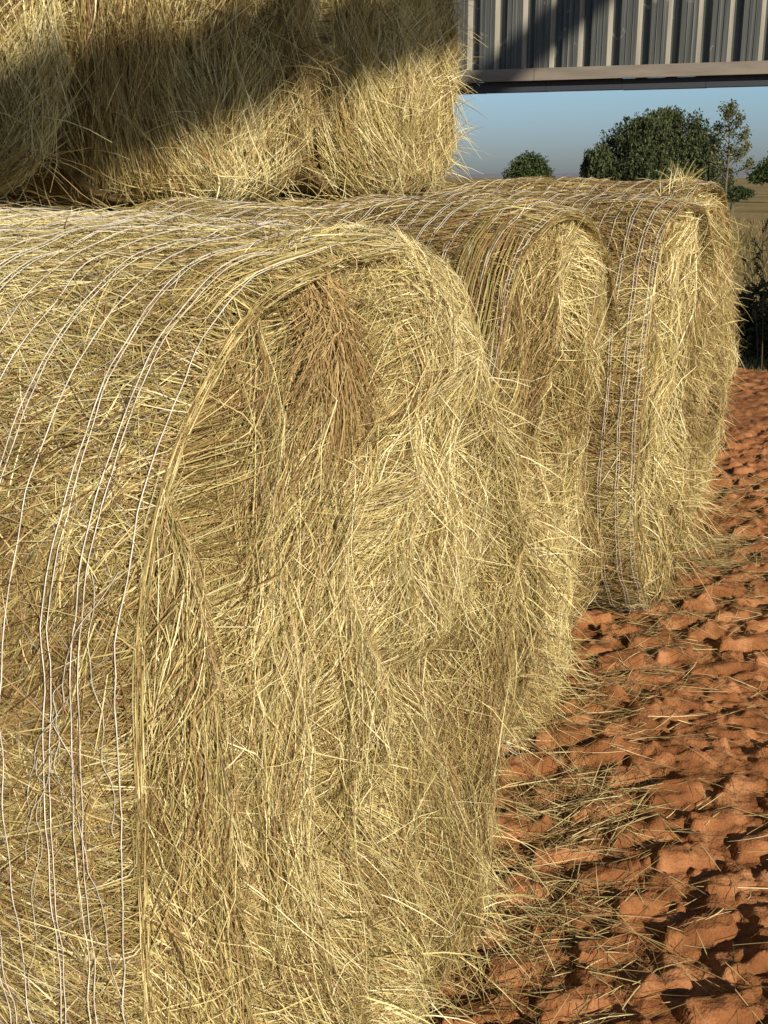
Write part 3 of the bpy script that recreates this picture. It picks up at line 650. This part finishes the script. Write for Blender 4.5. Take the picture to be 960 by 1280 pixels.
def sparse_tree():
    r = np.random.default_rng(31); D = 58.; c = px2(907, 240, D); o = empty('thin_tree', (c[0], c[1], GZ)); tag(o, 'tall thin sparse tree with tufted leaves right of the willow', 'tree')
    k = D / 1450; X = lambda px, py, dy=0: px2(px, py, D) + np.array([0, dy, 0])
    mb = MB(); b0 = np.array([c[0], c[1], GZ])
    tube(mb, local(np.array([b0, X(908, 225), X(911, 195), X(912, 165), X(911, 138)]), o), [.085, .065, .05, .03, .012], 7)
    limbs = [((909, 215), (922, 200), (933, 186)), ((910, 205), (902, 192), (897, 174)), ((911, 190), (922, 178), (930, 165)), ((911, 180), (903, 168), (900, 158)), ((912, 170), (919, 158), (922, 148)), ((912, 160), (906, 148), (905, 140)), ((909, 220), (925, 212), (936, 202)), ((909, 212), (900, 206), (893, 200)), ((908, 226), (900, 215), (896, 210)), ((910, 200), (926, 194), (934, 180)), ((911, 150), (914, 142), (912, 133)), ((910, 198), (914, 190), (920, 186))]
    pts = []
    for l in limbs:
        dy = r.uniform(-1, 1); q = [X(*l[0]), X(*l[1], dy * .5), X(*l[2], dy)]; tube(mb, local(np.array(q), o), [.03, .02, .008], 5)
        for j in range(7):
            t = .35 + .7 * r.random(); pts.append(q[1] * (1 - t) + q[2] * t if t < 1 else q[2] + (q[2] - q[1]) * (t - 1) * .6)
    for j in range(22): pts.append(X(911 + r.normal() * 6, 135 + 70 * r.random() ** 1.3, r.normal() * .3))
    mb.build('trunk', M_BARK, o)
    P = []; T = []
    for p in pts:
        m = 26; tt = .3 + .6 * r.random(); P.append(p + r.standard_normal((m, 3)) * np.array([.11, .11, .15])); T.append(np.clip(tt + .15 * r.standard_normal(m), 0, 1))
    for j in range(700):
        P.append(X(908 + r.normal() * 5, 236 - 26 * r.random())[None]); T.append(np.array([.3 * r.random() + .2]))
    mb = MB(); leaves(mb, local(np.concatenate(P), o), .15, r, np.concatenate(T), .2); mb.build('crown', M_SPARSE, o)
sparse_tree()
# shaded weeds right behind the shed
def weeds():
    r = np.random.default_rng(41)
    for i, (x, y, w_, h_, lab) in enumerate([(4.35, 14.2, .9, .85, 'dark shaded weedy bush behind the last bale'), (5.9, 14.8, 1.1, 1.0, 'dark shaded weedy bush beyond the right edge of the photo'), (3.1, 15.0, .8, .7, 'dark shaded weedy bush hidden behind the bale row')]):
        o = empty('weed_bush', (x, y, GZ)); tag(o, lab, 'shrub', 'weedy bushes behind the shed')
        n = 9000; d = r.standard_normal((n, 3)); d /= np.linalg.norm(d, axis=1, keepdims=True); q = r.random(n) ** .4
        P = np.stack([d[:, 0] * w_ * q, d[:, 1] * w_ * .7 * q, np.abs(d[:, 2]) * h_ * q * (1 + .25 * np.sin(d[:, 0] * 7 + i))], 1)
        mb = MB(); leaves(mb, P, .075, r, np.clip(.45 + .25 * r.standard_normal(n), 0, 1)); mb.build('foliage', M_WEED, o)
        mb = MB()
        for j in range(14):
            a = r.random() * 6.28; e_ = np.array([math.cos(a) * w_ * .6, math.sin(a) * w_ * .4, h_ * .8]); tube(mb, [np.zeros(3), e_ * .5 + [0, 0, .1], e_], [.014, .01, .004], 4)
        mb.build('stem', M_BARK, o)
weeds()
M_STALK = leaf_mat('dry_stalk', [(0, (.05, .035, .02)), (.5, (.11, .075, .04)), (1, (.2, .15, .08))])
def stalk(px, D, ztop, lean, lab, seed):
    r = np.random.default_rng(seed); c = px2(px, 400, D); o = empty('weed_stalk', (c[0], c[1], GZ + .08)); tag(o, lab, 'weed', 'dry weed stalks at the right edge')
    H = ztop - GZ; t = np.linspace(0, 1, 8); P = np.stack([lean * t ** 1.5, 0 * t, H * t], 1); mb = MB(); tube(mb, P, .009 * (1.1 - t), 5, .4)
    for j in range(9):
        a = .45 + .055 * j; b0 = np.array([lean * a ** 1.5, 0, H * a]); d = np.array([r.choice([-1, 1]) * (.6 + .3 * r.random()), r.normal() * .5, 1.]); d *= .16 / np.linalg.norm(d)
        tube(mb, [b0, b0 + d * .6, b0 + d + [0, 0, .03]], [.005, .004, .002], 4, .4)
        m = 34; q = b0 + d * (.3 + .8 * r.random(m))[:, None] + r.standard_normal((m, 3)) * .012; leaves(mb, q, .028, r, np.clip(.4 + .25 * r.standard_normal(m), 0, 1))
    mb.build('stem', M_STALK, o)
stalk(958, 12.0, 1.18, -.14, 'dry brown weed stalk leaning left at the right edge, taller', 5)
stalk(953, 12.6, .80, -.22, 'shorter dry weed stalk low beside the taller one', 6)
# grass of the field edge
def grass():
    r = np.random.default_rng(77); n = 26000; y = 11.6 + 50 * r.random(n) ** 2.2; x = y * (.10 + .42 * r.random(n)); k = 3
    L = .10 + .25 * r.random(n); a = r.random(n) * 6.28; t = np.linspace(0, 1, k)
    P = np.zeros((n, k, 3)); P[:, :, 0] = x[:, None] + (np.cos(a) * L * .4)[:, None] * t ** 2; P[:, :, 1] = y[:, None] + (np.sin(a) * L * .4)[:, None] * t ** 2; P[:, :, 2] = GZ - .04 + L[:, None] * t
    mb = MB(); ribbons(mb, P, .006 + .0006 * y, r.random(n) * 6.28, np.tile([0.3, 0, 1.], (n, 1)), np.clip(.5 + .25 * r.standard_normal(n), 0, 1))
    tag(mb.build('field_grass', leaf_mat('dry_grass', [(0, (.07, .07, .025)), (.5, (.2, .155, .065)), (1, (.34, .26, .12))])), 'dry grass along the near edge of the field', 'grass', kind='stuff')
grass()
